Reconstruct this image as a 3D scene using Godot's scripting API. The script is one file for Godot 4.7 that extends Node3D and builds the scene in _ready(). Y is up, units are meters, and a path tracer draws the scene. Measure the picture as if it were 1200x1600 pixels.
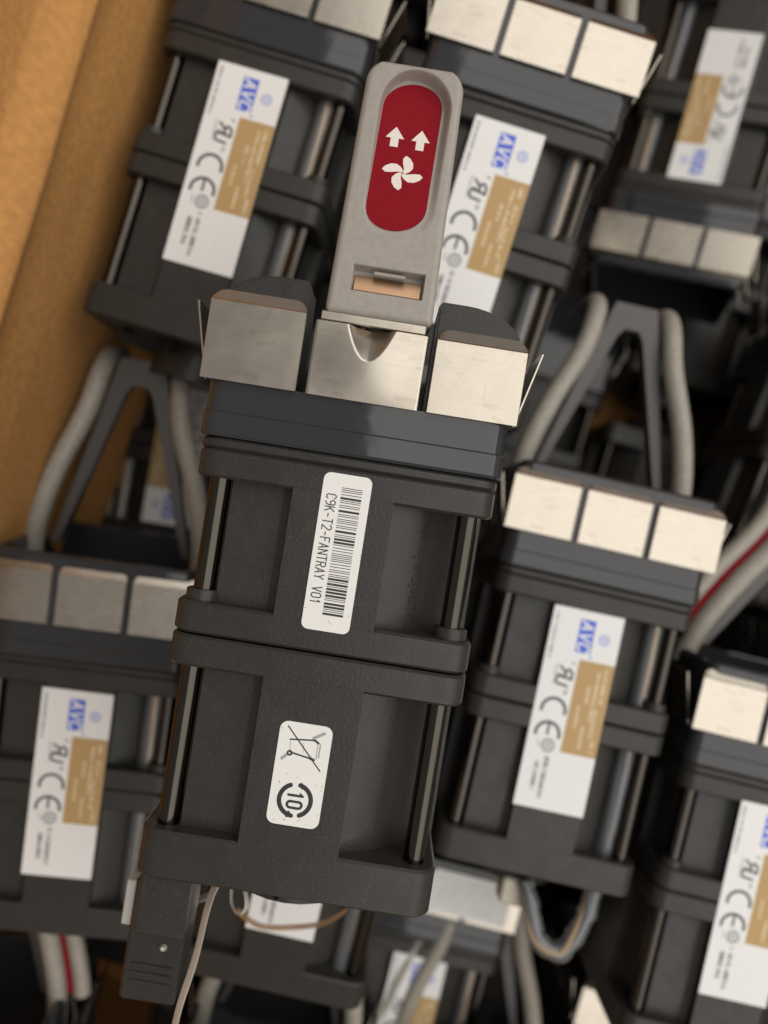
extends Node3D
# A cardboard box of small fan trays, seen from straight above. Lengths below are millimetres; MM turns them into metres.
const MM := 0.001
const LENS_HEIGHT := 250.0
var mats := {}
var used := {}
var meshes := {}

func _ready() -> void:
	setup_camera_and_light()
	make_materials()
	make_box()
	make_trays()
	make_loose_bits()

# ------------------------------------------------------------------ camera, light
func setup_camera_and_light() -> void:
	var cam := Camera3D.new()
	cam.name = "camera"
	var at := CameraAttributesPhysical.new()
	at.frustum_focal_length = 18.05
	at.frustum_near = 0.005
	at.frustum_far = 20.0
	at.frustum_focus_distance = 0.1025
	at.exposure_aperture = 8.6
	cam.attributes = at
	cam.fov = 67.26
	cam.near = 0.005
	cam.far = 20.0
	cam.position = Vector3(0, LENS_HEIGHT, 0) * MM
	cam.basis = Basis(Vector3.RIGHT, -PI / 2)
	add_child(cam)
	cam.current = true
	var we := WorldEnvironment.new()
	we.name = "room_air"
	var e := Environment.new()
	e.background_mode = Environment.BG_COLOR
	e.background_color = Color(0.49, 0.48, 0.47)
	e.background_energy_multiplier = 1.0
	e.tonemap_mode = Environment.TONE_MAPPER_LINEAR
	e.tonemap_exposure = 1.47
	e.sdfgi_enabled = true
	e.ssao_enabled = true
	e.ssil_enabled = true
	we.environment = e
	add_child(we)
	var lamp := AreaLight3D.new()
	lamp.name = "ceiling_lamp_light"
	lamp.area_size = Vector2(2.2, 2.6)
	lamp.light_energy = 2.3
	lamp.light_color = Color(1.0, 0.985, 0.96)
	lamp.shadow_enabled = true
	lamp.position = Vector3(1.09, 1.05, -0.25)
	lamp.basis = Basis(Vector3.RIGHT, -PI / 2)
	add_child(lamp)

# ------------------------------------------------------------------ materials
func lin(r: float, g: float, b: float) -> Color:
	return Color(r, g, b).linear_to_srgb()

func speckle(lo: float, hi: float, freq: float, sd: int, octaves := 4) -> NoiseTexture2D:
	var n := FastNoiseLite.new()
	n.seed = sd
	n.frequency = freq
	n.fractal_octaves = octaves
	var t := NoiseTexture2D.new()
	t.width = 512
	t.height = 512
	t.seamless = true
	t.noise = n
	var g := Gradient.new()
	g.set_color(0, Color(lo, lo, lo))
	g.set_color(1, Color(hi, hi, hi))
	t.color_ramp = g
	return t

func paint_scuffs() -> ImageTexture:   # plain tone with hair scratches, rubbed patches and dust specks
	var rng := RandomNumberGenerator.new()
	rng.seed = 71
	sheet(32.0, 32.0, 32.0, Color(0.62, 0.62, 0.62))
	for i in 60:
		var p := Vector2(rng.randf() * 32, rng.randf() * 32)
		stroke(p, p + Vector2.from_angle(rng.randf() * TAU) * rng.randf_range(0.3, 1.6), rng.randf_range(0.25, 0.9), Color(0.62, 0.62, 0.62).lerp(Color(0.70, 0.69, 0.67), rng.randf()))
	for i in 90:
		var p := Vector2(rng.randf() * 32, rng.randf() * 32)
		stroke(p, p + Vector2.from_angle(rng.randf() * TAU) * rng.randf_range(0.5, 3.5), rng.randf_range(0.03, 0.07), Color(0.82, 0.80, 0.77).lerp(Color(0.48, 0.48, 0.48), 1.0 if rng.randf() < 0.35 else 0.0))
	for i in 420:
		var p := Vector2(rng.randf() * 32, rng.randf() * 32)
		stroke(p, p + Vector2(0.02, 0.02), rng.randf_range(0.05, 0.14), Color(1.0, 0.98, 0.95))
	ink.generate_mipmaps()
	return ImageTexture.create_from_image(ink)

func paint_hairlines() -> ImageTexture:   # brushed sheet metal: fine lines across, a few rubbed spots and scratches
	var rng := RandomNumberGenerator.new()
	rng.seed = 83
	sheet(20.0, 20.0, 32.0, Color(0.95, 0.95, 0.94))
	for i in 26:
		var p := Vector2(rng.randf() * 20, rng.randf() * 20)
		stroke(p, p + Vector2(rng.randf_range(0.5, 3.0), rng.randf_range(-0.6, 0.6)), rng.randf_range(0.3, 1.0), Color(0.95, 0.95, 0.94).lerp(Color(0.90, 0.885, 0.86), rng.randf()))
	for i in 420:
		var p := Vector2(rng.randf() * 22 - 2, rng.randf() * 20)
		var v := rng.randf_range(0.91, 1.0)
		stroke(p, p + Vector2(rng.randf_range(1.0, 6.0), rng.randf_range(-0.08, 0.08)), 0.05, Color(v, v * 0.995, v * 0.985))
	for i in 16:
		var p := Vector2(rng.randf() * 20, rng.randf() * 20)
		stroke(p, p + Vector2.from_angle(rng.randf() * TAU) * rng.randf_range(0.5, 2.5), 0.05, Color(0.84, 0.82, 0.80))
	ink.generate_mipmaps()
	return ImageTexture.create_from_image(ink)

func bumps(freq: float, strength: float, sd: int) -> NoiseTexture2D:
	var n := FastNoiseLite.new()
	n.seed = sd
	n.frequency = freq
	n.fractal_octaves = 3
	var t := NoiseTexture2D.new()
	t.width = 512
	t.height = 512
	t.seamless = true
	t.as_normal_map = true
	t.bump_strength = strength
	t.noise = n
	return t

func mat(called: String, c: Color, rough: float, metal := 0.0) -> StandardMaterial3D:
	var m := StandardMaterial3D.new()
	m.resource_name = called
	m.albedo_color = c
	m.roughness = rough
	m.metallic = metal
	mats[called] = m
	return m

func triplanar(m: StandardMaterial3D, scale: float) -> void:
	m.uv1_triplanar = true
	m.uv1_scale = Vector3.ONE * scale

func make_materials() -> void:
	var fine := speckle(0.82, 1.0, 0.02, 3)
	var worn := speckle(0.62, 1.0, 0.012, 8, 5)
	var rough_map := speckle(0.55, 1.0, 0.01, 21, 5)
	var grain := bumps(0.09, 1.2, 5)
	var m := mat("plastic", lin(0.088, 0.082, 0.074), 0.44)
	m.albedo_texture = paint_scuffs()
	m.metallic_specular = 0.4
	m.roughness_texture = rough_map
	m.normal_enabled = true
	m.normal_texture = grain
	m.normal_scale = 0.25
	triplanar(m, 32)
	m = mat("gloss_plastic", lin(0.029, 0.030, 0.033), 0.10)
	m.normal_enabled = true
	m.normal_texture = bumps(0.005, 3.0, 37)
	m.normal_scale = 0.22
	m.roughness_texture = rough_map
	triplanar(m, 40)
	m = mat("steel", lin(0.50, 0.455, 0.40), 0.3, 1.0)
	m.albedo_texture = paint_hairlines()
	m.roughness_texture = speckle(0.78, 1.0, 0.009, 33, 3)
	triplanar(m, 30)
	m.uv1_scale = Vector3.ONE * 48
	m.normal_enabled = true
	m.normal_texture = bumps(0.004, 3.0, 35)
	m.normal_scale = 0.08
	m = mat("steel_brown_reflection", lin(0.46, 0.29, 0.18), 0.4, 1.0)  # steel plate; the brown reflection of the cardboard is put into its colour
	m = mat("rod_steel", lin(0.065, 0.058, 0.05), 0.22, 1.0)
	m.roughness_texture = rough_map
	triplanar(m, 80)
	m = mat("grey_plastic", lin(0.335, 0.30, 0.265), 0.5)
	m.albedo_texture = speckle(0.93, 1.0, 0.02, 41)
	m.normal_enabled = true
	m.normal_texture = grain
	m.normal_scale = 0.05
	triplanar(m, 70)
	m = mat("handle_grey", lin(0.36, 0.33, 0.28), 0.5)
	m.albedo_texture = fine
	triplanar(m, 60)
	mat("bracket", lin(0.06, 0.054, 0.05), 0.38)
	m = mat("red_print", lin(0.25, 0.005, 0.013), 0.7)
	m.metallic_specular = 0.25
	m.albedo_texture = speckle(0.9, 1.0, 0.03, 47)
	triplanar(m, 70)
	mat("white_print", lin(0.74, 0.66, 0.60), 0.55)
	mat("sticker_edge", lin(0.70, 0.69, 0.67), 0.6)
	mat("wire_amber", lin(0.42, 0.26, 0.10), 0.3)
	mat("wire_black", lin(0.02, 0.02, 0.022), 0.3)
	mat("wire_white", lin(0.55, 0.53, 0.50), 0.35)
	mat("wire_red", lin(0.30, 0.02, 0.02), 0.35)
	mat("connector_cream", lin(0.50, 0.46, 0.38), 0.5)
	m = mat("clear_sleeve", Color(0.62, 0.64, 0.66, 0.22), 0.04)
	m.metallic_specular = 1.0
	m.transparency = BaseMaterial3D.TRANSPARENCY_ALPHA
	m = mat("film", Color(0.86, 0.82, 0.78, 0.5), 0.2)
	m.transparency = BaseMaterial3D.TRANSPARENCY_ALPHA
	m = mat("amber_film", Color(0.80, 0.62, 0.40, 0.6), 0.2)
	m.transparency = BaseMaterial3D.TRANSPARENCY_ALPHA
	m = mat("cardboard", lin(0.58, 0.28, 0.08), 0.85)
	m.albedo_texture = speckle(0.84, 1.0, 0.035, 61, 6)
	m.normal_enabled = true
	m.normal_texture = bumps(0.06, 2.0, 63)
	m.normal_scale = 0.4
	triplanar(m, 14)
	m.uv1_scale = Vector3(26, 26, 26)
	for k in 3:
		printed("rating_print_%d" % k, paint_rating_label(11 + k))
	m = printed("barcode_print", paint_barcode_label())
	m = printed("recycling_print", paint_recycling_label())
	m = printed("small_print", paint_text_sticker())

func printed(called: String, img: Image) -> StandardMaterial3D:
	var m := mat(called, Color.WHITE, 0.55)
	ink = img   # a few specks of dirt on the paper
	var rng := RandomNumberGenerator.new()
	rng.seed = called.hash()
	for i in 22:
		var p := Vector2(rng.randf() * img.get_width(), rng.randf() * img.get_height()) / dots
		stroke(p, p + Vector2.from_angle(rng.randf() * TAU) * rng.randf_range(0.0, 0.35), rng.randf_range(0.04, 0.1), Color(0.62, 0.59, 0.54))
	img.generate_mipmaps()
	m.albedo_texture = ImageTexture.create_from_image(img)
	return m

# ------------------------------------------------------------------ flat print, drawn as strokes (millimetres from the label's top left corner)
var ink: Image
var dots := 20.0

func sheet(w: float, h: float, per_mm: float, c: Color) -> Image:
	dots = per_mm
	ink = Image.create(int(w * per_mm), int(h * per_mm), false, Image.FORMAT_RGB8)
	ink.fill(c)
	return ink

func stroke(a: Vector2, b: Vector2, w: float, c: Color) -> void:
	var p := a * dots
	var q := b * dots
	var r := w * dots / 2.0
	var d := q - p
	var l2 := maxf(d.length_squared(), 0.0001)
	for y in range(maxi(int(minf(p.y, q.y) - r - 1), 0), mini(int(maxf(p.y, q.y) + r + 2), ink.get_height())):
		for x in range(maxi(int(minf(p.x, q.x) - r - 1), 0), mini(int(maxf(p.x, q.x) + r + 2), ink.get_width())):
			var s := Vector2(x + 0.5, y + 0.5)
			var k := clampf((s - p).dot(d) / l2, 0, 1)
			var cover := clampf(r - s.distance_to(p + d * k) + 0.5, 0, 1)
			if cover > 0:
				ink.set_pixel(x, y, ink.get_pixel(x, y).lerp(c, cover))

func arc(o: Vector2, r: float, from: float, to: float, w: float, c: Color) -> void:
	var n := 14
	for i in n:
		var a0 := deg_to_rad(lerpf(from, to, i / float(n)))
		var a1 := deg_to_rad(lerpf(from, to, (i + 1.0) / n))
		stroke(o + Vector2(cos(a0), sin(a0)) * r, o + Vector2(cos(a1), sin(a1)) * r, w, c)

func block(x: float, y: float, w: float, h: float, c: Color) -> void:
	ink.fill_rect(Rect2i(int(x * dots), int(y * dots), maxi(int(w * dots), 1), maxi(int(h * dots), 1)), c)

# letters as strokes on a 4 x 6 grid, x right, y up; written down the sheet: letter tops face right
const LETTERS := {
	"C": [[4, 5, 3, 6, 1, 6, 0, 5, 0, 1, 1, 0, 3, 0, 4, 1]], "9": [[4, 3.4, 1, 3, 0, 4, 0, 5, 1, 6, 3, 6, 4, 5, 4, 2, 3, 0.4, 1, 0]],
	"K": [[0, 0, 0, 6], [4, 6, 0, 2.4], [1.4, 3.6, 4, 0]], "-": [[0.6, 2.6, 3.4, 2.6]], "T": [[0, 6, 4, 6], [2, 6, 2, 0]],
	"2": [[0, 5, 1, 6, 3, 6, 4, 5, 4, 4, 0, 0, 4, 0]], "F": [[0, 0, 0, 6, 4, 6], [0, 3.2, 3, 3.2]], "A": [[0, 0, 2, 6, 4, 0], [0.8, 2, 3.2, 2]],
	"N": [[0, 0, 0, 6, 4, 0, 4, 6]], "R": [[0, 0, 0, 6, 3, 6, 4, 5, 4, 4, 3, 3, 0, 3], [2, 3, 4, 0]], "Y": [[0, 6, 2, 3, 4, 6], [2, 3, 2, 0]],
	"V": [[0, 6, 2, 0, 4, 6]], "0": [[1, 0, 0, 1, 0, 5, 1, 6, 3, 6, 4, 5, 4, 1, 3, 0, 1, 0]], "1": [[0.8, 4.8, 2, 6, 2, 0]],
	"U": [[0, 6, 0, 1, 1, 0, 3, 0, 4, 1, 4, 6]], "M": [[4, 0, 4, 6, 1, 6, 0, 5, 0, 4, 1, 3, 4, 3], [2, 3, 0, 0]], " ": [],
}
func letters(words: String, at: Vector2, size: float, advance: float, w: float, c: Color, slant := 0.0, narrow := 1.0) -> void:
	var s := at.y
	for ch in words:
		for line in LETTERS[ch]:
			for i in range(0, line.size() - 2, 2):
				var p := Vector2(line[i] * narrow + line[i + 1] * slant, line[i + 1]) * size / 6.0
				var q := Vector2(line[i + 2] * narrow + line[i + 3] * slant, line[i + 3]) * size / 6.0
				stroke(Vector2(at.x + p.y, s + p.x), Vector2(at.x + q.y, s + q.x), w, c)
		s += advance

# a line too small to read: broken grey ticks along the sheet
func tiny_line(x: float, y0: float, y1: float, h: float, c: Color, rng: RandomNumberGenerator) -> void:
	var y := y0
	while y < y1:
		var n := rng.randf_range(0.16, 0.3)
		if rng.randf() > 0.16:
			stroke(Vector2(x, y), Vector2(x + h * rng.randf_range(0.6, 1.0), y), 0.11, c)
			if rng.randf() > 0.3:
				stroke(Vector2(x + h * rng.randf(), y), Vector2(x + h * rng.randf(), y + n * 0.7), 0.08, c)
		y += n

func paint_rating_label(sd: int) -> Image:
	var rng := RandomNumberGenerator.new()
	rng.seed = sd
	var white := lin(0.76, 0.755, 0.75)
	var grey := lin(0.07, 0.07, 0.075)
	var img := sheet(14.0, 40.0, 20.0, white)
	var blue := lin(0.07, 0.13, 0.62)
	block(5.6, 1.7, 3.1, 6.6, blue)
	letters("AVC", Vector2(6.05, 2.1), 2.2, 2.15, 0.42, white, 0.18)
	stroke(Vector2(8.9, 8.9), Vector2(9.0, 8.9), 0.4, blue)
	arc(Vector2(10.9, 5.0), 1.0, 0, 360, 0.22, lin(0.2, 0.26, 0.66))
	arc(Vector2(10.9, 5.0), 0.45, 0, 360, 0.26, lin(0.26, 0.32, 0.68))
	tiny_line(0.7, 1.0, 10.6, 0.6, lin(0.18, 0.18, 0.19), rng)
	var gold := lin(0.44, 0.285, 0.115)
	block(6.9, 9.6, 7.1, 18.6, gold)
	var pale := lin(0.72, 0.62, 0.44)
	tiny_line(12.3, 10.6, 17.4, 0.8, pale, rng)
	tiny_line(11.0, 11.4, 21.5, 0.7, pale, rng)
	tiny_line(11.8, 18.6, 24.4, 0.7, pale, rng)
	tiny_line(9.6, 14.6, 18.0, 0.7, pale, rng)
	tiny_line(8.4, 18.5, 23.2, 0.6, pale, rng)
	tiny_line(10.0, 22.5, 27.0, 0.7, pale, rng)
	tiny_line(12.4, 24.6, 27.6, 0.8, pale, rng)
	# recognised component mark, then C and E as open arcs
	letters("M", Vector2(3.6, 11.6), 2.5, 2.0, 0.5, grey, 0.25)
	letters("U", Vector2(3.2, 13.5), 2.3, 2.0, 0.5, grey, 0.1)
	stroke(Vector2(5.6, 10.5), Vector2(6.2, 10.7), 0.25, grey)
	tiny_line(2.6, 11.2, 15.4, 0.5, lin(0.35, 0.35, 0.35), rng)
	tiny_line(5.2, 16.0, 17.0, 0.6, grey, rng)
	arc(Vector2(3.9, 20.4), 2.35, 172, 368, 0.62, grey)
	arc(Vector2(3.7, 25.2), 2.35, 172, 368, 0.62, grey)
	stroke(Vector2(3.7, 23.0), Vector2(3.7, 25.2), 0.5, grey)
	arc(Vector2(4.3, 27.4), 1.2, 0, 360, 0.36, lin(0.2, 0.2, 0.21))
	arc(Vector2(4.3, 27.4), 0.5, 0, 360, 0.3, lin(0.2, 0.2, 0.21))
	stroke(Vector2(2.2, 26.6), Vector2(2.4, 27.9), 0.3, lin(0.42, 0.42, 0.42))
	tiny_line(2.5, 30.8, 36.4, 0.95, lin(0.06, 0.06, 0.06), rng)
	tiny_line(4.2, 29.6, 38.0, 1.0, lin(0.10, 0.10, 0.10), rng)
	return img

func paint_barcode_label() -> Image:
	var rng := RandomNumberGenerator.new()
	rng.seed = 5
	var img := sheet(6.4, 20.8, 40.0, lin(0.76, 0.74, 0.715))
	var black := lin(0.025, 0.023, 0.025)
	var y := 1.75
	while y < 18.9:
		var w: float = [0.12, 0.12, 0.12, 0.3][rng.randi() % 4]
		block(2.55, y, 2.75, w, black)
		y += w + [0.13, 0.13, 0.26][rng.randi() % 3]
	letters("C9K-T2-FANTRAY V01", Vector2(0.72, 2.85), 1.25, 0.82, 0.15, lin(0.04, 0.04, 0.04), 0.0, 0.68)
	return img

func paint_recycling_label() -> Image:
	var white := lin(0.76, 0.74, 0.71)
	var img := sheet(7.0, 13.7, 40.0, white)
	var black := lin(0.02, 0.02, 0.02)
	var soft := lin(0.34, 0.33, 0.32)
	# crossed-out wheeled bin, lying on its side: its lid faces right
	stroke(Vector2(5.9, 0.95), Vector2(4.6, 1.75), 0.42, soft)
	stroke(Vector2(1.4, 4.4), Vector2(0.85, 5.0), 0.42, soft)
	stroke(Vector2(1.55, 2.35), Vector2(4.9, 2.0), 0.2, black)
	stroke(Vector2(1.9, 4.05), Vector2(4.95, 4.55), 0.22, black)
	stroke(Vector2(1.6, 2.4), Vector2(1.75, 4.0), 0.1, soft)
	stroke(Vector2(5.25, 2.1), Vector2(5.3, 4.5), 0.14, soft)
	stroke(Vector2(5.6, 2.5), Vector2(5.6, 4.2), 0.2, soft)
	stroke(Vector2(4.7, 2.0), Vector2(5.35, 2.35), 0.26, black)
	stroke(Vector2(4.6, 4.5), Vector2(5.0, 4.6), 0.36, black)
	arc(Vector2(1.75, 4.15), 0.27, 0, 360, 0.24, black)
	stroke(Vector2(3.4, 2.5), Vector2(3.5, 3.9), 0.12, lin(0.5, 0.49, 0.48))
	stroke(Vector2(1.05, 0.65), Vector2(6.05, 5.95), 0.17, black)
	# ring of two arrows round the number, which reads down the label
	var o := Vector2(3.4, 10.25)
	arc(o, 2.1, -78, 66, 0.6, black)
	arc(o, 2.1, 96, 246, 0.6, black)
	stroke(o + Vector2(0.55, -2.2), o + Vector2(0.75, -1.75), 0.4, black)
	stroke(o + Vector2(-0.75, 2.2), o + Vector2(-0.6, 1.7), 0.4, black)
	stroke(o + Vector2(-0.95, -0.62), o + Vector2(0.95, -0.62), 0.34, black)
	stroke(o + Vector2(0.95, -0.62), o + Vector2(0.6, -0.95), 0.22, black)
	arc(o + Vector2(-0.55, 0.62), 0.42, 90, 270, 0.34, black)
	arc(o + Vector2(0.55, 0.62), 0.42, -90, 90, 0.34, black)
	stroke(o + Vector2(-0.55, 0.2), o + Vector2(0.55, 0.2), 0.34, black)
	stroke(o + Vector2(-0.55, 1.04), o + Vector2(0.55, 1.04), 0.34, black)
	return img

func paint_text_sticker() -> Image:
	var rng := RandomNumberGenerator.new()
	rng.seed = 17
	var img := sheet(22.0, 11.5, 20.0, lin(0.76, 0.755, 0.75))
	var y := 2.0
	while y < 9.5:
		var x := 2.0
		while x < 18.5:
			var n := rng.randf_range(0.3, 0.6)
			if rng.randf() > 0.2:
				stroke(Vector2(x, y), Vector2(x + n * 0.5, y + 0.6 * rng.randf()), 0.22, lin(0.40, 0.40, 0.40))
			x += n
		y += 1.7
	return img

# ------------------------------------------------------------------ mesh helpers
func begin() -> SurfaceTool:
	var st := SurfaceTool.new()
	st.begin(Mesh.PRIMITIVE_TRIANGLES)
	return st

func tri(st: SurfaceTool, a: Vector3, b: Vector3, c: Vector3, na: Vector3, nb: Vector3, nc: Vector3) -> void:
	var f := (b - a).cross(c - a)
	if f.length_squared() < 1e-14:
		return
	var swap := f.dot(na + nb + nc) > 0.0
	st.set_normal(na)
	st.add_vertex(a * MM)
	st.set_normal(nc if swap else nb)
	st.add_vertex((c if swap else b) * MM)
	st.set_normal(nb if swap else nc)
	st.add_vertex((b if swap else c) * MM)

func flat(st: SurfaceTool, a: Vector3, b: Vector3, c: Vector3, n: Vector3) -> void:
	tri(st, a, b, c, n, n, n)

# closed rings of equal length joined in order; smooth round the ring where it bends little, creased from ring to ring
func skin(st: SurfaceTool, rings: Array, flip := false, smooth := 0.8) -> void:
	for k in rings.size() - 1:
		var a: PackedVector3Array = rings[k]
		var b: PackedVector3Array = rings[k + 1]
		var n := a.size()
		var face := PackedVector3Array()
		for i in n:
			var j := (i + 1) % n
			var t := a[j] - a[i]
			var t2 := b[j] - b[i]
			if t2.length_squared() > t.length_squared():
				t = t2
			var f := ((b[i] - a[i]) + (b[j] - a[j])).cross(t).normalized()
			face.append(-f if flip else f)
		for i in n:
			var j := (i + 1) % n
			var n0 := face[i]
			var n1 := face[i]
			if face[(i + n - 1) % n].dot(face[i]) > smooth:
				n0 = (face[(i + n - 1) % n] + face[i]).normalized()
			if face[j].dot(face[i]) > smooth:
				n1 = (face[j] + face[i]).normalized()
			tri(st, a[i], a[j], b[j], n0, n1, n1)
			tri(st, a[i], b[j], b[i], n0, n1, n0)

func cap(st: SurfaceTool, ring: PackedVector3Array, n: Vector3) -> void:
	var c := Vector3.ZERO
	for p in ring:
		c += p
	c /= ring.size()
	for i in ring.size():
		flat(st, c, ring[i], ring[(i + 1) % ring.size()], n)

func square_ring(half: float, r: float, y: float, half_z := -1.0) -> PackedVector3Array:   # rounded square across the axis, 32 points
	var hz := half if half_z < 0 else half_z
	var out := PackedVector3Array()
	for q in 4:
		var o := Vector2([1, -1, -1, 1][q] * (half - r), [1, 1, -1, -1][q] * (hz - r))
		for i in 8:
			var t := deg_to_rad(q * 90.0 + i * 90.0 / 7.0)
			out.append(Vector3(o.x + r * cos(t), y, o.y + r * sin(t)))
	return out

func round_ring(r: float, y: float, like: PackedVector3Array) -> PackedVector3Array:
	var out := PackedVector3Array()
	for p in like:
		var d := Vector2(p.x, p.z).normalized() * r
		out.append(Vector3(d.x, y, d.y))
	return out

func barrel_ring(y: float) -> PackedVector3Array:   # round barrel with four flat lands that run flush with the flanges
	var out := PackedVector3Array()
	var land := 6.7
	var r := 19.2
	for q in 4:
		var turn := q * PI / 2
		var pts := [Vector2(19.96, -land), Vector2(19.96, land)]
		var a0 := asin(land / r)
		var a1 := PI / 2 - a0
		for i in 13:
			var t := lerpf(a0, a1, i / 12.0)
			pts.append(Vector2(cos(t), sin(t)) * r)
		for p in pts:
			var v: Vector2 = p.rotated(turn)
			out.append(Vector3(v.x, y, v.y))
	return out

func chamfer_box(st: SurfaceTool, o: Vector3, s: Vector3, b: float, turn := Basis.IDENTITY) -> void:
	var h := s / 2.0
	var pts := {}
	for x in [-1, 1]:
		for y in [-1, 1]:
			for z in [-1, 1]:
				var c := Vector3(x * h.x, y * h.y, z * h.z)
				for ax in 3:
					var p := c
					for k in 3:
						if k != ax:
							p[k] -= b * [x, y, z][k]
					pts[[x, y, z, ax]] = o + turn * p
	for ax in 3:
		var u := (ax + 1) % 3
		var v := (ax + 2) % 3
		for s1 in [-1, 1]:
			var q := []
			for c in [[-1, -1], [1, -1], [1, 1], [-1, 1]]:
				var key := [0, 0, 0]
				key[ax] = s1
				key[u] = c[0]
				key[v] = c[1]
				q.append(pts[key + [ax]])
			var n := Vector3.ZERO
			n[ax] = s1
			n = turn * n
			flat(st, q[0], q[1], q[2], n)
			flat(st, q[0], q[2], q[3], n)
		for s1 in [-1, 1]:
			for s2 in [-1, 1]:
				var q := []
				for s3 in [-1, 1]:
					var key := [0, 0, 0]
					key[ax] = s3
					key[u] = s1
					key[v] = s2
					q.append([pts[key + [u]], pts[key + [v]]])
				var n := Vector3.ZERO
				n[u] = s1
				n[v] = s2
				n = turn * n.normalized()
				flat(st, q[0][0], q[1][0], q[1][1], n)
				flat(st, q[0][0], q[1][1], q[0][1], n)
	for x in [-1, 1]:
		for y in [-1, 1]:
			for z in [-1, 1]:
				flat(st, pts[[x, y, z, 0]], pts[[x, y, z, 1]], pts[[x, y, z, 2]], turn * Vector3(x, y, z).normalized())

func prism(st: SurfaceTool, pts: PackedVector2Array, z0: float, z1: float, xf := Transform3D.IDENTITY) -> void:   # polygon in x, y, thick in z
	var ids := Geometry2D.triangulate_polygon(pts)
	for i in range(0, ids.size(), 3):
		for z in [z0, z1]:
			var n := xf.basis * Vector3(0, 0, 1 if z == maxf(z0, z1) else -1)
			flat(st, xf * Vector3(pts[ids[i]].x, pts[ids[i]].y, z), xf * Vector3(pts[ids[i + 1]].x, pts[ids[i + 1]].y, z), xf * Vector3(pts[ids[i + 2]].x, pts[ids[i + 2]].y, z), n)
	var a := PackedVector3Array()
	var b := PackedVector3Array()
	for p in pts:
		a.append(xf * Vector3(p.x, p.y, minf(z0, z1)))
		b.append(xf * Vector3(p.x, p.y, maxf(z0, z1)))
	skin(st, [a, b], not Geometry2D.is_polygon_clockwise(pts))

func tube(st: SurfaceTool, pts: Array, radii: Array, seg := 12, squash := 1.0) -> void:
	var rings := []
	var norms := []
	var up := Vector3(0, 0, 1)
	for i in pts.size():
		var d: Vector3 = (pts[mini(i + 1, pts.size() - 1)] - pts[maxi(i - 1, 0)]).normalized()
		if absf(d.dot(up)) > 0.95:
			up = Vector3(1, 0, 0)
		var s := d.cross(up).normalized()
		up = s.cross(d).normalized()
		var r: float = radii[mini(i, radii.size() - 1)]
		var ring := PackedVector3Array()
		var nn := PackedVector3Array()
		for k in seg:
			var t := TAU * k / seg
			var v := s * cos(t) + up * sin(t) * squash
			nn.append((s * cos(t) * squash + up * sin(t)).normalized())
			ring.append(pts[i] + v * r)
		rings.append(ring)
		norms.append(nn)
	for i in rings.size() - 1:
		for k in seg:
			var j := (k + 1) % seg
			tri(st, rings[i][k], rings[i][j], rings[i + 1][j], norms[i][k], norms[i][j], norms[i + 1][j])
			tri(st, rings[i][k], rings[i + 1][j], rings[i + 1][k], norms[i][k], norms[i + 1][j], norms[i + 1][k])
	cap(st, rings[0], (pts[0] - pts[1]).normalized())
	cap(st, rings[-1], (pts[-1] - pts[-2]).normalized())

func curve(pts: Array, steps := 8) -> Array:
	var out := []
	for i in pts.size() - 1:
		var p0: Vector3 = pts[maxi(i - 1, 0)]
		var p3: Vector3 = pts[mini(i + 2, pts.size() - 1)]
		for k in steps:
			out.append(pts[i].cubic_interpolate(pts[i + 1], p0, p3, k / float(steps)))
	out.append(pts[-1])
	return out

func obj(called: String, st: SurfaceTool, m: String, parent: Node) -> MeshInstance3D:
	var o := MeshInstance3D.new()
	o.name = called
	o.mesh = st.commit()
	o.mesh.surface_set_material(0, mats[m])
	parent.add_child(o, true)
	return o

# a sticker: rounded sheet with its own small thickness, printed on its face; x, y from the lower left corner
func sticker(called: String, x0: float, y0: float, w: float, h: float, r: float, z: float, print_mat: String, parent: Node) -> MeshInstance3D:
	var pts := PackedVector2Array()
	for q in 4:
		var o := Vector2([w - r, r, r, w - r][q], [h - r, h - r, r, r][q])
		for i in 6:
			var t := deg_to_rad(q * 90.0 + i * 18.0)
			pts.append(o + Vector2(cos(t), sin(t)) * r)
	var st := begin()
	var th := 0.12
	var c := Vector2(w, h) / 2
	for i in pts.size():
		var tr := [c, pts[(i + 1) % pts.size()], pts[i]]
		for p in tr:
			st.set_normal(Vector3(0, 0, 1))
			st.set_uv(Vector2(p.x / w, 1.0 - p.y / h))
			st.add_vertex(Vector3(x0 + p.x, y0 + p.y, z + th) * MM)
	var o := obj(called, st, print_mat, parent)
	var side := begin()
	var a := PackedVector3Array()
	var b := PackedVector3Array()
	for p in pts:
		a.append(Vector3(x0 + p.x, y0 + p.y, z - 0.05))
		b.append(Vector3(x0 + p.x, y0 + p.y, z + th))
	skin(side, [a, b], true)
	obj("sticker_edge", side, "sticker_edge", o)
	return o

func thing(called: String, label: String, category: String, group := "") -> Node3D:
	var o := Node3D.new()
	o.name = numbered(called)
	add_child(o)
	describe(o, label, category, group)
	return o

func describe(o: Node, label: String, category: String, group := "") -> void:
	o.set_meta("label", label)
	o.set_meta("category", category)
	if group:
		o.set_meta("group", group)

func numbered(called: String) -> String:
	var n: int = used.get(called, 0)
	used[called] = n + 1
	return called if n == 0 else "%s_%03d" % [called, n]

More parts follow.
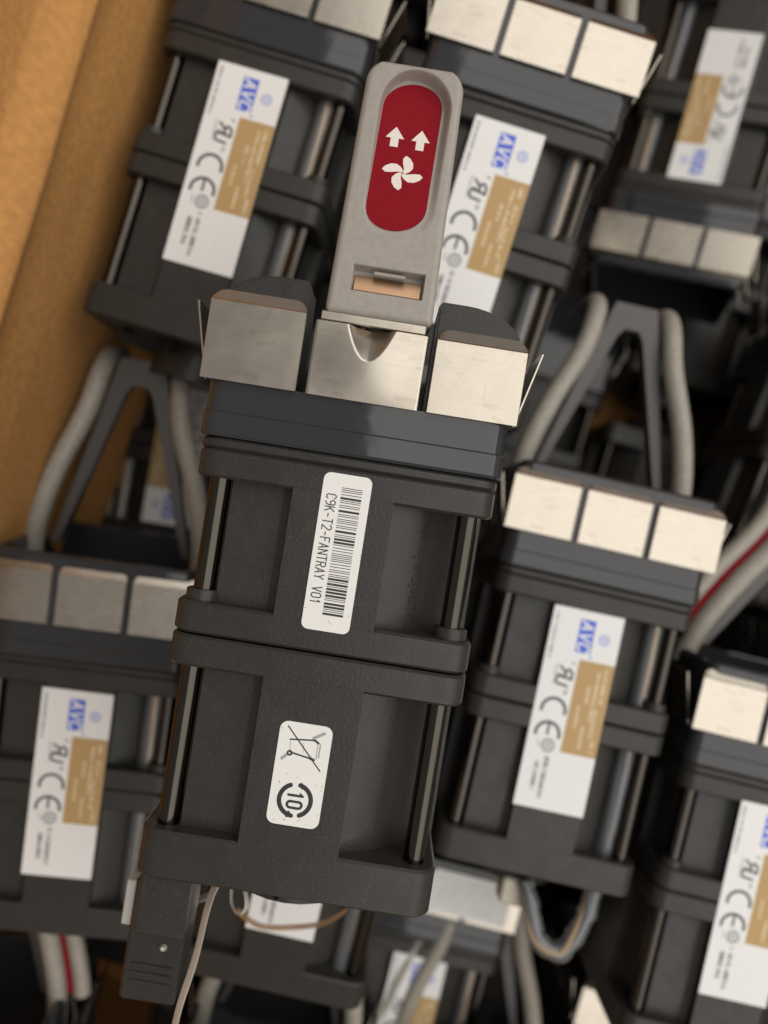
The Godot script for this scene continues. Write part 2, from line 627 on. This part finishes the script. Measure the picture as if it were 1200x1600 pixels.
# ------------------------------------------------------------------ the cardboard box
const WALL_TURN := 17.0
func make_box() -> void:
	var box := thing("cardboard_box", "creased brown cardboard box holding the black fan trays", "box")
	box.basis = Basis(Vector3.UP, -deg_to_rad(WALL_TURN))
	# the long wall in view, crushed along two score lines: x across, height above the box floor
	var prof := [[-72.5, -54.0], [-72.5, 40], [-72.8, 92], [-73.2, 101], [-72.9, 103], [-73.4, 110], [-73.3, 114.5], [-72.3, 117.5], [-71.3, 119.6], [-71.3, 121], [-72.6, 122.6], [-74.4, 124.6], [-76.0, 126.4], [-76.6, 128], [-76.9, 131], [-77.6, 135], [-78.2, 138], [-79.0, 141], [-80.6, 150], [-84.0, 170]]
	var rows := []
	for p in prof:
		rows.append(Vector2(p[0], p[1]))
	var st := begin()
	var nz := 60
	var n := FastNoiseLite.new()
	n.seed = 4
	n.frequency = 0.02
	var grid := []
	for i in rows.size():
		var line := PackedVector3Array()
		for k in nz + 1:
			var z := lerpf(-245, 205, k / float(nz))
			var w := n.get_noise_2d(rows[i].y * 1.5, z) * 1.6
			line.append(Vector3(rows[i].x + w * 0.7, rows[i].y + w, z))
		grid.append(line)
	for back in [0, 1]:
		var off := Vector3(-3.6 * back, 0, 0)
		for i in rows.size() - 1:
			for k in nz:
				var q := [grid[i][k], grid[i + 1][k], grid[i + 1][k + 1], grid[i][k + 1]]
				var nn := []
				for c in [[i, k], [i + 1, k], [i + 1, k + 1], [i, k + 1]]:
					var du: Vector3 = grid[mini(c[0] + 1, rows.size() - 1)][c[1]] - grid[maxi(c[0] - 1, 0)][c[1]]
					var dv: Vector3 = grid[c[0]][mini(c[1] + 1, nz)] - grid[c[0]][maxi(c[1] - 1, 0)]
					var f := dv.cross(du).normalized()
					if f.x < 0:
						f = -f
					nn.append(-f if back else f)
				tri(st, q[0] + off, q[1] + off, q[2] + off, nn[0], nn[1], nn[2])
				tri(st, q[0] + off, q[2] + off, q[3] + off, nn[0], nn[2], nn[3])
	for k in nz:
		var t0: Vector3 = grid[-1][k]
		var t1: Vector3 = grid[-1][k + 1]
		var off := Vector3(-3.6, 0, 0)
		flat(st, t0, t1, t1 + off, Vector3.UP)
		flat(st, t0, t1 + off, t0 + off, Vector3.UP)
	obj("wall_panel", st, "cardboard", box)
	st = begin()
	chamfer_box(st, Vector3(166, 28, -20), Vector3(4, 164, 450), 0.5)
	obj("wall_panel", st, "cardboard", box)
	st = begin()
	chamfer_box(st, Vector3(45, 55, -247), Vector3(246, 218, 4), 0.5)
	obj("wall_panel", st, "cardboard", box)
	st = begin()
	chamfer_box(st, Vector3(45, 55, 207), Vector3(246, 218, 4), 0.5)
	obj("wall_panel", st, "cardboard", box)
	st = begin()
	chamfer_box(st, Vector3(46, -52.0, -20), Vector3(235, 4, 448), 0.5)
	obj("bottom_panel", st, "cardboard", box)

# ------------------------------------------------------------------ fan trays (x across, y along the axis towards the clips, z out of the labelled side)
func flange(st: SurfaceTool, y0: float, y1: float) -> void:
	var e := 0.35
	var o := square_ring(20, 3.0, 0)
	var rings := [round_ring(18.3, y0, o), square_ring(20 - e, 2.7, y0), square_ring(20, 3.0, y0 + e), square_ring(20, 3.0, y1 - e), square_ring(20 - e, 2.7, y1), round_ring(18.3, y1, o)]
	skin(st, rings)

func make_frame(y0: float, f0: float, f1: float, y1: float, bosses: bool) -> SurfaceTool:
	var st := begin()
	flange(st, y0, f0)
	if bosses:
		flange(st, f1, y1 - 1.55)
		flange(st, y1 - 1.5, y1)
	else:
		flange(st, f1, y1)
	var b := barrel_ring(f0 - 0.5)
	skin(st, [round_ring(18.2, y0, b), round_ring(18.2, y1, b)], true)
	skin(st, [b, barrel_ring(f1 + 0.5)], false, 0.9)
	chamfer_box(st, Vector3(-10.85, (f0 + f1) / 2, 13.6), Vector3(8.6, f1 - f0 + 0.4, 7.6), 0.08)
	if bosses:
		for sx in [-1, 1]:
			for sz in [-1, 1]:
				tube(st, [Vector3(sx * 16.9, f0 - 0.3, sz * 16.9), Vector3(sx * 16.9, f0 + 1.3, sz * 16.9), Vector3(sx * 16.9, f0 + 1.5, sz * 16.9)], [2.3, 2.3, 2.0], 14)
	return st

func clip_plate(x0: float, x1: float, y0: float, y1: float, dimple := false) -> SurfaceTool:
	var st := begin()
	var cols := []
	var nx := 90 if dimple else 10
	for i in nx + 1:
		var t := i / float(nx)
		if not dimple:
			t = [0.0, 0.008, 0.03, 0.07, 0.12, 0.5, 0.88, 0.93, 0.97, 0.992, 1.0][i]
		var x := lerpf(x0, x1, t)
		var edge := minf(x - x0, x1 - x)
		var drop := 0.0 if edge > 1.6 else 1.4 * pow(1 - edge / 1.6, 2)
		var face := []
		var ny := 70 if dimple else 6
		for k in ny + 1:
			var y := lerpf(y0, y1, k / float(ny))
			var z := 20.95
			if edge < 0.01:
				z -= 0.12
			if dimple:
				z += 0.45 * sin((y - y0) / (y1 - y0) * PI * 0.9) * exp(-pow((x - 0.6) / 5.5, 2)) - 0.25
				var v := (y - (y1 - 4.6)) / 4.6
				if v > 0:
					var w := 3.1 * sqrt(v)
					var u := (x - 0.3) / w
					if absf(u) < 1:
						z -= 2.3 * v * pow(1 - u * u, 1.15)
			face.append(Vector3(x, y, z))
		if not dimple:
			face.append(Vector3(x, y1 + 0.25, 20.75))
			face.append(Vector3(x, y1 + 1.75 - drop, 19.75 + drop * 0.6))
			face.append(Vector3(x, y1 + 1.75 - drop, 19.5 + drop * 0.6))
		face.append(Vector3(x, y1 + 0.1, 20.3 if not dimple else 18.2))
		face.append(Vector3(x, y0, 20.3 if not dimple else 18.2))
		cols.append(PackedVector3Array(face))
	var n: int = cols[0].size()
	var norm := func(i: int, k: int) -> Vector3:
		var du: Vector3 = cols[mini(i + 1, nx)][k] - cols[maxi(i - 1, 0)][k]
		var dv: Vector3 = cols[i][mini(k + 1, n - 4)] - cols[i][maxi(k - 1, 0)]
		return du.cross(dv).normalized()
	for i in nx:
		for k in n:
			var j := (k + 1) % n
			var a: Vector3 = cols[i][k]
			var b: Vector3 = cols[i][j]
			var c: Vector3 = cols[i + 1][j]
			var d: Vector3 = cols[i + 1][k]
			var f := (d - a).cross(b - a).normalized()
			if dimple and k < 70:
				tri(st, a, d, c, norm.call(i, k), norm.call(i + 1, k), norm.call(i + 1, j))
				tri(st, a, c, b, norm.call(i, k), norm.call(i + 1, j), norm.call(i, j))
			else:
				flat(st, a, d, c, f)
				flat(st, a, c, b, f)
	cap(st, cols[0], Vector3.LEFT)
	cap(st, cols[nx], Vector3.RIGHT)
	return st

func add_core(t: Node3D) -> void:   # the two fans, their rods and rotors
	obj("fan_frame", make_frame(0.14, 4.3, 20.9, 26.2, true), "plastic", t)
	obj("fan_frame", make_frame(-32.8, -26.4, -4.3, -0.14, false), "plastic", t)
	for sx in [-1, 1]:
		for sz in [-1, 1]:
			var st := begin()
			tube(st, [Vector3(sx * 16.9, 5.0, sz * 16.9), Vector3(sx * 16.9, 21.2, sz * 16.9)], [1.45], 14)
			obj("spacer_rod", st, "rod_steel", t)
			st = begin()
			tube(st, [Vector3(sx * 16.9, -26.8, sz * 16.9), Vector3(sx * 16.9, -4.0, sz * 16.9)], [1.45], 14)
			obj("spacer_rod", st, "rod_steel", t)
	for y in [20.0, -27.0]:
		var st := begin()
		tube(st, [Vector3(0, y - 12, 0), Vector3(0, y + 2.5, 0), Vector3(0, y + 3.3, 0)], [9.5, 9.5, 8.6], 24)
		for k in 5:
			var a := TAU * k / 5
			var p := []
			for i in 5:
				for s in [0.0, 1.0]:
					var r := lerpf(9.0, 17.6, i / 4.0)
					var w: float = a + s * (0.75 - 0.1 * i)
					p.append(Vector3(cos(w) * r, y + 1.5 - s * 9, sin(w) * r))
			for i in 4:
				var f := (p[2 * i + 1] - p[2 * i] as Vector3).cross(p[2 * i + 2] - p[2 * i] as Vector3).normalized()
				flat(st, p[2 * i], p[2 * i + 1], p[2 * i + 3], f)
				flat(st, p[2 * i], p[2 * i + 3], p[2 * i + 2], f)
		obj("impeller", st, "plastic", t)

func add_bezel(t: Node3D, open_front: bool) -> void:
	var st := begin()
	var o := square_ring(20, 2.6, 0)
	var inner := round_ring(18.2, 26.3, o)
	skin(st, [inner, square_ring(20.1, 2.6, 26.3), square_ring(20.35, 2.8, 26.7), square_ring(20.35, 2.8, 29.4), square_ring(20.15, 2.7, 29.6), square_ring(20.15, 2.7, 33.6), square_ring(18.6, 2.0, 33.6), square_ring(18.6, 2.0, 27.3), round_ring(18.2, 27.2, o)])
	obj("bezel", st, "gloss_plastic", t)
	st = begin()
	if not open_front:
		skin(st, [square_ring(20.1, 2.4, 33.6), square_ring(20.1, 2.4, 45.5), square_ring(19.9, 2.4, 46.8), square_ring(19.4, 2.2, 47.4), square_ring(18.7, 2.0, 47.4), square_ring(18.4, 2.0, 46.9), square_ring(18.4, 2.0, 33.6)])
		obj("bezel_rim", st, "gloss_plastic", t)
		return
	chamfer_box(st, Vector3(-19.3, 40, -4), Vector3(1.7, 14, 32), 0.3)
	chamfer_box(st, Vector3(19.3, 40, -4), Vector3(1.7, 14, 32), 0.3)
	chamfer_box(st, Vector3(0, 40, -19.3), Vector3(36.8, 14, 1.7), 0.3)
	obj("bezel_rim", st, "gloss_plastic", t)
	for s in [-1, 1]:
		st = begin()
		var pts := PackedVector2Array([Vector2(8.5 * s, 33.7), Vector2(8.5 * s, 47.6), Vector2(8.9 * s, 48.3)])
		for i in 9:
			var a := deg_to_rad(i * 10.0)
			pts.append(Vector2((12.2 + 8.0 * sin(a)) * s, 48.3 - 5.0 * (1 - cos(a))))
		pts.append(Vector2(20.2 * s, 33.7))
		if Geometry2D.is_polygon_clockwise(pts) == false:
			pts.reverse()
		prism(st, pts, 12.2, 19.3)
		var small := PackedVector2Array()
		for p in pts:
			small.append(Vector2(p.x - signf(p.x - 14.3 * s) * 0.35, p.y - 0.35))
		prism(st, small, 19.2, 19.65)
		obj("bezel_tab", st, "plastic", t)

func add_springs(t: Node3D) -> void:
	for s in [-1, 1]:
		for z in [[-17.0, -8.0], [-5.0, 5.0], [9.0, 18.0]]:
			var st := begin()
			var mid: float = (z[0] + z[1]) / 2
			var lean := atan2(2.5, 10.4)
			chamfer_box(st, Vector3(s * 22.05, 38.8, mid), Vector3(0.35, 10.6, z[1] - z[0]), 0.08, Basis(Vector3(0, 0, 1), -s * lean))
			obj("side_spring", st, "steel", t)

func swing_bail(t: Node3D, degrees: float) -> void:   # the handle hinged aside in the bezel
	var hinge := Vector3(0, 46, 0) * MM
	var b := Basis(Vector3(0, 0, 1), -deg_to_rad(degrees))
	for c in t.get_children():
		if str(c.name).begins_with("handle_") or str(c.name).begins_with("red_strip"):
			c.transform = Transform3D(b, hinge - b * hinge)

func add_bail(t: Node3D, red_side := 0) -> void:   # grey rails either side of a dark bracket, reaching out of the open bezel
	for s in [-1, 1]:
		var st := begin()
		var pts := curve([Vector3(18.0 * s, 40, 2), Vector3(17.6 * s, 50, 3), Vector3(14.8 * s, 62, 3.4), Vector3(10.2 * s, 75, 2.6), Vector3(8.6 * s, 84, 0.5), Vector3(8.3 * s, 88, -4), Vector3(8.3 * s, 89, -12)], 5)
		tube(st, pts, [2.2], 14)
		obj("handle_rail", st, "handle_grey", t)
		if s == red_side:
			st = begin()
			var side := []
			for p in pts.slice(4, 26):
				side.append(p + Vector3(2.7 * s, 0, -1.4))
			tube(st, side, [1.0], 8)
			obj("red_strip", st, "red_print", t)
			st = begin()
			side = []
			for p in pts.slice(4, 26):
				side.append(p + Vector3(5.6 * s, 0, -0.8))
			tube(st, side, [1.9], 12)
			obj("handle_rail", st, "handle_grey", t)
	var st := begin()
	var outline := PackedVector2Array([Vector2(-15, 46), Vector2(-5.2, 86), Vector2(-4.6, 88), Vector2(4.6, 88), Vector2(5.2, 86), Vector2(15, 46), Vector2(13.4, 46), Vector2(2.9, 80.5), Vector2(1.6, 82.4), Vector2(-1.6, 82.4), Vector2(-2.9, 80.5), Vector2(-13.4, 46)])
	outline.reverse()
	prism(st, outline, -3.0, 0.5)
	obj("handle_bracket", st, "bracket", t)

func add_cable(t: Node3D, loop: bool) -> void:   # wires in a clear sleeve down one corner of the tray
	var path := [Vector3(14.0, 22, 15.4), Vector3(14.0, 0, 15.4), Vector3(14.0, -28, 15.4)]
	if loop:
		path = [Vector3(14.2, 22, 15.2), Vector3(14.2, 4, 15.2), Vector3(14.2, -20, 15.2), Vector3(14.2, -34, 14.6), Vector3(13.4, -41, 15.2), Vector3(10.2, -47.6, 15.8), Vector3(5.4, -46.8, 14.8), Vector3(3.0, -41.5, 13.0), Vector3(1.2, -37.6, 11.0)]
	var pts := curve(path, 10)
	var wires := ["wire_black", "wire_amber", "wire_black" if loop else "wire_white", "wire_black"]
	for k in 4:
		var st := begin()
		var line := []
		for i in pts.size():
			var a := k * PI / 2 + i * 0.12
			var d: Vector3 = (pts[mini(i + 1, pts.size() - 1)] - pts[maxi(i - 1, 0)]).normalized()
			var u := d.cross(Vector3(0, 0, 1)).normalized()
			line.append(pts[i] + u * cos(a) * 0.8 + u.cross(d) * sin(a) * 0.8)
		tube(st, line, [0.62], 8)
		obj("wire", st, wires[k], t)
	var st := begin()
	var girth := []
	for i in pts.size():
		girth.append(1.95 + (0.16 * sin(i * 0.9) + 0.1 * sin(i * 1.7 + 1) if loop and i > 22 else 0.06 * sin(i * 1.3)))
	tube(st, pts, girth, 14)
	obj("clear_sleeve", st, "clear_sleeve", t)
	if loop:
		st = begin()
		chamfer_box(st, Vector3(0.2, -40.5, 8.5), Vector3(6.5, 5.5, 5.0), 0.5)
		obj("plug", st, "connector_cream", t)

func buried_tray(label: String, bail: bool, red_side := 0, loop := false, text_sticker := false) -> Node3D:
	var t := thing("fan_tray", label, "fan tray", "fan trays in the box")
	if not meshes.has("proto"):
		add_core(t)
		add_bezel(t, false)
		for c in [[-21.2, -7.75], [-6.55, 6.55], [7.75, 21.2]]:
			obj("metal_clip", clip_plate(c[0], c[1], 33.5, 44.0), "steel", t)
		add_springs(t)
		sticker("rating_label", -7.2, -18.8, 14.0, 40.0, 0.15, 20.0, "rating_print_0", t)
		meshes.proto = []
		for c in t.get_children():
			meshes.proto.append(c)
	else:
		for c in meshes.proto:
			t.add_child(c.duplicate(), true)
	var rng := RandomNumberGenerator.new()
	rng.seed = 300 + used["fan_tray"]
	for c in t.get_children():
		if str(c.name).begins_with("rating_label"):
			c.position = Vector3(rng.randf_range(-0.35, 0.35), rng.randf_range(-0.9, 0.9), 0) * MM
			c.rotation.z = deg_to_rad(rng.randf_range(-1.0, 1.0))
			c.material_override = mats["rating_print_%d" % (used["fan_tray"] % 3)]
	if bail:
		add_bail(t, red_side)
	add_cable(t, loop)
	if text_sticker:
		sticker("text_sticker", -2.8, 34.4, 21.0, 11.0, 0.3, 21.05, "small_print", t)
	return t

# face: the middle of the labelled side, in millimetres: x, height above the box floor, z
func place(t: Node3D, face: Vector3, turn: float, pitch := 0.0, roll := 0.0) -> void:
	var b := Basis(Vector3.UP, -deg_to_rad(turn)) * Basis(Vector3.RIGHT, -PI / 2) * Basis(Vector3.RIGHT, deg_to_rad(pitch)) * Basis(Vector3.UP, deg_to_rad(roll))
	t.basis = b
	t.position = (face - b.z * 20.0) * MM

# ------------------------------------------------------------------ the latch of the top tray
func latch_half(y: float) -> float:   # half width along the latch, rounded at both ends
	var w := lerpf(7.1, 6.35, (y - 44.6) / 33.6)
	var top := 77.9 - y
	var low := y - 44.6
	if top < 2.6:
		w -= 2.6 - sqrt(maxf(0.0, 2.6 * 2.6 - pow(2.6 - top, 2)))
	if low < 0.8:
		w -= 0.8 - sqrt(maxf(0.0, 0.64 - pow(0.8 - low, 2)))
	return w

func pocket_floor(y: float) -> float:
	return lerpf(0.0, -2.0, clampf((y - 55.4) / 20.6, 0, 1))

func latch_height(x: float, y: float) -> float:
	var w := latch_half(y)
	var edge := minf(minf(w - absf(x), 77.9 - y), (y - 44.6))
	var z := 0.0
	if edge < 0.9:
		z -= 0.9 - sqrt(maxf(0.0, 0.81 - pow(0.9 - edge, 2)))
	# stadium pocket whose floor slopes down towards the far end
	var yy := clampf(y, 59.6, 72.3)
	var cx := 0.45
	var side := smoothstep(-3.0, 3.0, x - cx)
	var dist := Vector2((x - cx) / lerpf(4.5, 4.75, side), (y - yy) / 4.9).length()
	var wall := lerpf(0.07, 0.2, side)
	z += pocket_floor(y) * (1.0 - smoothstep(1.0 - wall, 1.03, dist))
	# slot
	var sx := maxf(absf(x - 0.5) - 4.55, 0.0)
	var sy := maxf(absf(y - 49.5) - 1.5, 0.0)
	z -= 2.2 * (1.0 - smoothstep(0.0, 0.2, maxf(sx, sy)))
	return z

func add_latch(t: Node3D) -> void:
	var st := begin()
	var nx := 104
	var rows := []
	var y := 44.6
	while y < 77.9:
		rows.append(y)
		y += 0.06 if y < 45.4 or y > 77.4 else 0.15
	rows.append(77.9)
	var g := []
	var gn := []
	for yy in rows:
		var w := latch_half(yy)
		var line := PackedVector3Array()
		var nn := PackedVector3Array()
		for i in nx + 1:
			var x := lerpf(-w, w, i / float(nx))
			line.append(Vector3(x, yy, 20.4 + latch_height(x, yy)))
			var e := 0.05
			var xx := clampf(x, -w + 0.06, w - 0.06)
			var y2 := clampf(yy, 44.7, 77.8)
			nn.append(Vector3(latch_height(xx - e, y2) - latch_height(xx + e, y2), latch_height(xx, y2 - e) - latch_height(xx, y2 + e), 2 * e).normalized())
		g.append(line)
		gn.append(nn)
	for r in rows.size() - 1:
		for i in nx:
			tri(st, g[r][i], g[r][i + 1], g[r + 1][i + 1], gn[r][i], gn[r][i + 1], gn[r + 1][i + 1])
			tri(st, g[r][i], g[r + 1][i + 1], g[r + 1][i], gn[r][i], gn[r + 1][i + 1], gn[r + 1][i])
	var lo := PackedVector3Array()
	var hi := PackedVector3Array()
	for r in rows.size():
		hi.append(g[r][nx])
	for i in range(nx - 1, 0, -1):
		hi.append(g[rows.size() - 1][i])
	for r in range(rows.size() - 1, -1, -1):
		hi.append(g[r][0])
	for i in range(1, nx):
		hi.append(g[0][i])
	for p in hi:
		lo.append(Vector3(p.x * 0.985, lerpf(p.y, 61.0, 0.015), 13.5))
	skin(st, [hi, lo], false, 0.7)
	cap(st, lo, Vector3(0, 0, -1))
	var latch := obj("latch", st, "grey_plastic", t)
	latch.set_meta("label", "grey plastic latch with sunken red pad showing arrows and fan symbol")
	# red pad on the pocket floor
	var slope := Transform3D(Basis(Vector3.RIGHT, atan2(-2.0, 20.6)), Vector3(0, 55.4, 20.4))
	st = begin()
	var pad := PackedVector2Array()
	for i in 18:
		var a := deg_to_rad(180.0 + i * 180.0 / 17)
		pad.append(Vector2(0.08 + 3.95 * cos(a), 3.9 + 3.2 * sin(a) + 0.25 * cos(a)))
	for i in 18:
		var a := deg_to_rad(i * 180.0 / 17)
		pad.append(Vector2(0.08 + 3.95 * cos(a), 17.4 + 3.5 * sin(a) + 0.25 * cos(a)))
	pad.reverse()
	prism(st, pad, -0.2, 0.14, slope)
	obj("red_pad", st, "red_print", latch)
	for s in [-1, 1]:
		st = begin()
		var arrow := PackedVector2Array()
		for p in [[-1.5, -0.15], [0, 1.75], [1.5, -0.15], [0.65, -0.15], [0.65, -1.6], [-0.65, -1.6], [-0.65, -0.15]]:
			arrow.append(Vector2(p[0] * 0.82 + (-1.55 if s < 0 else 1.85), p[1] * 0.82 + 13.3))
		prism(st, arrow, 0.1, 0.17, slope)
		obj("printed_arrow", st, "white_print", latch)
	st = begin()
	for k in 4:
		var blade := PackedVector2Array()
		for p in [[0.1, 0.0], [-0.05, 0.7], [-0.5, 1.5], [-0.75, 2.2], [-0.5, 2.75], [0.15, 2.55], [0.8, 1.95], [1.05, 1.2], [0.8, 0.5], [0.45, 0.1]]:
			blade.append(Vector2(p[0], p[1]).rotated(-k * PI / 2 - 0.25) * Vector2(0.98, 0.86) + Vector2(0.15, 8.6))
		prism(st, blade, 0.1, 0.17, slope)
	obj("printed_fan_symbol", st, "white_print", latch)
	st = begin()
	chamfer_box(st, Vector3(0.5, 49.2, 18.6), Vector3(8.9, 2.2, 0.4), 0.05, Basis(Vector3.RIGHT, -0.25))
	obj("spring_plate", st, "steel_brown_reflection", latch)
	st = begin()
	chamfer_box(st, Vector3(0.6, 50.5, 19.5), Vector3(4.2, 0.5, 0.9), 0.12)
	obj("slot_lip", st, "grey_plastic", latch)
	latch.position.x = 0.85 * MM

func make_top_tray() -> void:
	var t := thing("fan_tray", "black fan tray lying on top, with barcode sticker and grey and red latch", "fan tray", "fan trays in the box")
	add_core(t)
	add_bezel(t, true)
	obj("metal_clip", clip_plate(-20.9, -8.3, 33.5, 43.7), "steel", t)
	obj("metal_clip", clip_plate(8.9, 20.9, 33.5, 43.0), "steel", t)
	var c := obj("latch_clip", clip_plate(-7.0, 7.7, 33.5, 43.3, true), "steel", t)
	c.set_meta("label", "middle metal clip with a scooped hollow under the latch")
	var st := begin()
	chamfer_box(st, Vector3(0.35, 44.1, 19.3), Vector3(14.0, 1.3, 1.5), 0.15)
	obj("hinge_strip", st, "steel", t)
	add_springs(t)
	add_latch(t)
	# moulded marks on the round barrel, worn past reading
	var rng := RandomNumberGenerator.new()
	rng.seed = 9
	st = begin()
	var yy := 18.6
	while yy > 6.0:
		for q in 2:
			var a := 0.62 + rng.randf_range(-0.03, 0.03) + q * 0.035
			var o := Vector3(sin(a) * 19.2, yy + rng.randf_range(-0.2, 0.2), cos(a) * 19.2)
			var wide := rng.randf() < 0.5
			chamfer_box(st, o, Vector3(1.0 if wide else 0.25, 0.25 if wide else 0.7, 0.24), 0.05, Basis(Vector3.UP, a))
		yy -= 0.85 if rng.randf() > 0.2 else 1.6
	obj("moulded_marks", st, "plastic", t)
	sticker("barcode_label", -2.9, 3.1, 6.4, 20.8, 0.9, 20.0, "barcode_print", t)
	sticker("recycling_label", -3.5, -23.0, 7.0, 13.7, 1.1, 20.0, "recycling_print", t)
	st = begin()
	chamfer_box(st, Vector3(-15.6, -37.2, 14.0), Vector3(6.8, 8.6, 9.0), 0.4)
	obj("connector", st, "plastic", t)
	st = begin()
	chamfer_box(st, Vector3(-18.6, -50.5, 1.0), Vector3(8.6, 19.0, 8.0), 0.5)
	obj("plug", st, "plastic", t)
	for k in 3:
		st = begin()
		chamfer_box(st, Vector3(-18.6, -54.2 - k * 1.3, 5.0), Vector3(6.4, 0.6, 0.6), 0.15)
		obj("grip_rib", st, "plastic", t)
	st = begin()
	chamfer_box(st, Vector3(-24.0, -46.5, 1.0), Vector3(1.6, 7.0, 3.0), 0.15)
	obj("plug_key", st, "wire_white", t)
	st = begin()
	tube(st, [Vector3(-17.2, -51.0, 4.8), Vector3(-17.2, -51.0, 5.3), Vector3(-17.2, -51.0, 5.5)], [0.55, 0.55, 0.3], 12)
	obj("plug_pin", st, "wire_white", t)
	place(t, Vector3(-8.6, 148.7, 18.7), 9.0, 0.8, 0.0)

func make_trays() -> void:
	make_top_tray()
	var t := buried_tray("black fan tray beside the cardboard wall, on the cardboard side of the red latch", false)
	place(t, Vector3(-30.8, 100.6, -65.2), 17.0, 0, 0)
	t = buried_tray("black fan tray whose rating label is partly covered by the grey and red latch", true)
	place(t, Vector3(18.1, 100.6, -53.2), 17.5, 4.0, 0)
	t = buried_tray("black fan tray with three bright clips and a looped clear cable below its base", true, 0, true)
	place(t, Vector3(36.5, 98.7, 40.0), 13.0, 0, 0)
	t = buried_tray("black fan tray with a red-striped handle rail, next to the looped clear cable", true, -1)
	swing_bail(t, 13.0)
	place(t, Vector3(74.6, 94.0, 81.0), 13.8, 0, 0)
	t = buried_tray("black fan tray with dull brown clips and grey handle rails beside the cardboard wall", true)
	place(t, Vector3(-64.2, 93.0, 56.0), 9.0, 6, 6)
	t = buried_tray("black fan tray under the top tray, only its base end showing", false)
	place(t, Vector3(-17.3, 97.0, 68.0), 13.0, 11.0, 0)
	t = buried_tray("black fan tray deep in the box, turned end for end, with coppery clips", false)
	place(t, Vector3(89.0, 44.0, -110.0), 196.0, -4, 15)
	t = buried_tray("black fan tray deep in the box with a white text sticker over its clips", false, 0, false, true)
	place(t, Vector3(5.0, 50.0, 136.6), 14.0, 0, 0)
	t = buried_tray("black fan tray deep in the box, its label glimpsed through a dark handle bracket", false)
	place(t, Vector3(-56.0, 41.0, -17.0), 189.0, 0, 0)
	t = buried_tray("black fan tray whose red-striped handle rail reaches under the tray by the wall", true, 1)
	place(t, Vector3(-98.0, 88.0, 158.0), 5.0, 0, 0)
	t = buried_tray("black fan tray whose handle rails reach under the tray below the top one", true)
	place(t, Vector3(-35.0, 84.0, 166.0), 12.0, 0, 0)
	t = buried_tray("black fan tray whose red-striped handle rail crosses a deep white label", true, -1)
	place(t, Vector3(13.0, 66.0, 186.0), 10.0, 0, 0)
	t = buried_tray("black fan tray lying deep below the looped clear cable", true)
	place(t, Vector3(62.0, 42.0, 176.0), 16.0, 0, 0)

	t = buried_tray("black fan tray lying label down, deep beside the coppery clips", false)
	place(t, Vector3(118.0, 12.0, -14.0), 20.0, 4, 180)
	t = buried_tray("black fan tray lying label down, deep under the red-striped rail", false)
	place(t, Vector3(116.0, 8.0, 78.0), 14.0, 0, 180)
	var turn := Basis(Vector3.UP, -deg_to_rad(WALL_TURN))
	for i in 5:
		for k in 5:
			t = thing("fan_tray", "black fan tray in the bottom layer of the box, mostly hidden", "fan tray", "fan trays in the bottom layer")
			for c in meshes.proto:
				if c.name != "rating_label":
					t.add_child(c.duplicate(), true)
			var at: Vector3 = turn * Vector3(-48 + i * 43.5, 0, -200 + k * 84 + (i % 2) * 14)
			place(t, Vector3(at.x, -44, at.z), WALL_TURN + 180.0 * ((i + k) % 2), 0, 180)

# ------------------------------------------------------------------ loose bits
func make_loose_bits() -> void:
	var strips := [
		["narrow strip of pale clear film hanging from below the top tray", [Vector3(-23.4, 136, 52.5), Vector3(-25.3, 138, 56.3), Vector3(-27.6, 137.4, 65.2), Vector3(-29.6, 138.4, 71.5), Vector3(-31.2, 138, 78)], 0.75],
		["short crinkled film strip beside the connector of the top tray", [Vector3(-25.0, 130, 57.0), Vector3(-27.0, 131, 59.2), Vector3(-29.2, 130, 60.6), Vector3(-30.4, 129, 63.5)], 0.7],
		["small curled film loop under the edge of the top tray", [Vector3(-23.6, 128, 58.0), Vector3(-22.0, 129, 59.0), Vector3(-21.4, 130, 61.4), Vector3(-22.6, 129.6, 63.0), Vector3(-24.0, 128.6, 61.8), Vector3(-24.2, 127.6, 59.0)], 0.45],
		["amber film strip crossing a white label under the top tray", [Vector3(-27.5, 106, 74.5), Vector3(-23, 107.5, 76.6), Vector3(-17, 106.5, 77.4), Vector3(-11, 108, 75.8), Vector3(-7, 109, 73.0)], 0.8],
	]
	for k in strips.size():
		var st := begin()
		ribbon(st, curve(strips[k][1], 8), strips[k][2])
		var o := obj("film_strip" if k == 0 else "film_strip_%03d" % k, st, "amber_film" if k == 3 else "film", self)
		describe(o, strips[k][0], "film strip")

func ribbon(st: SurfaceTool, pts: Array, half: float) -> void:
	tube(st, pts, [half], 10, 0.18)
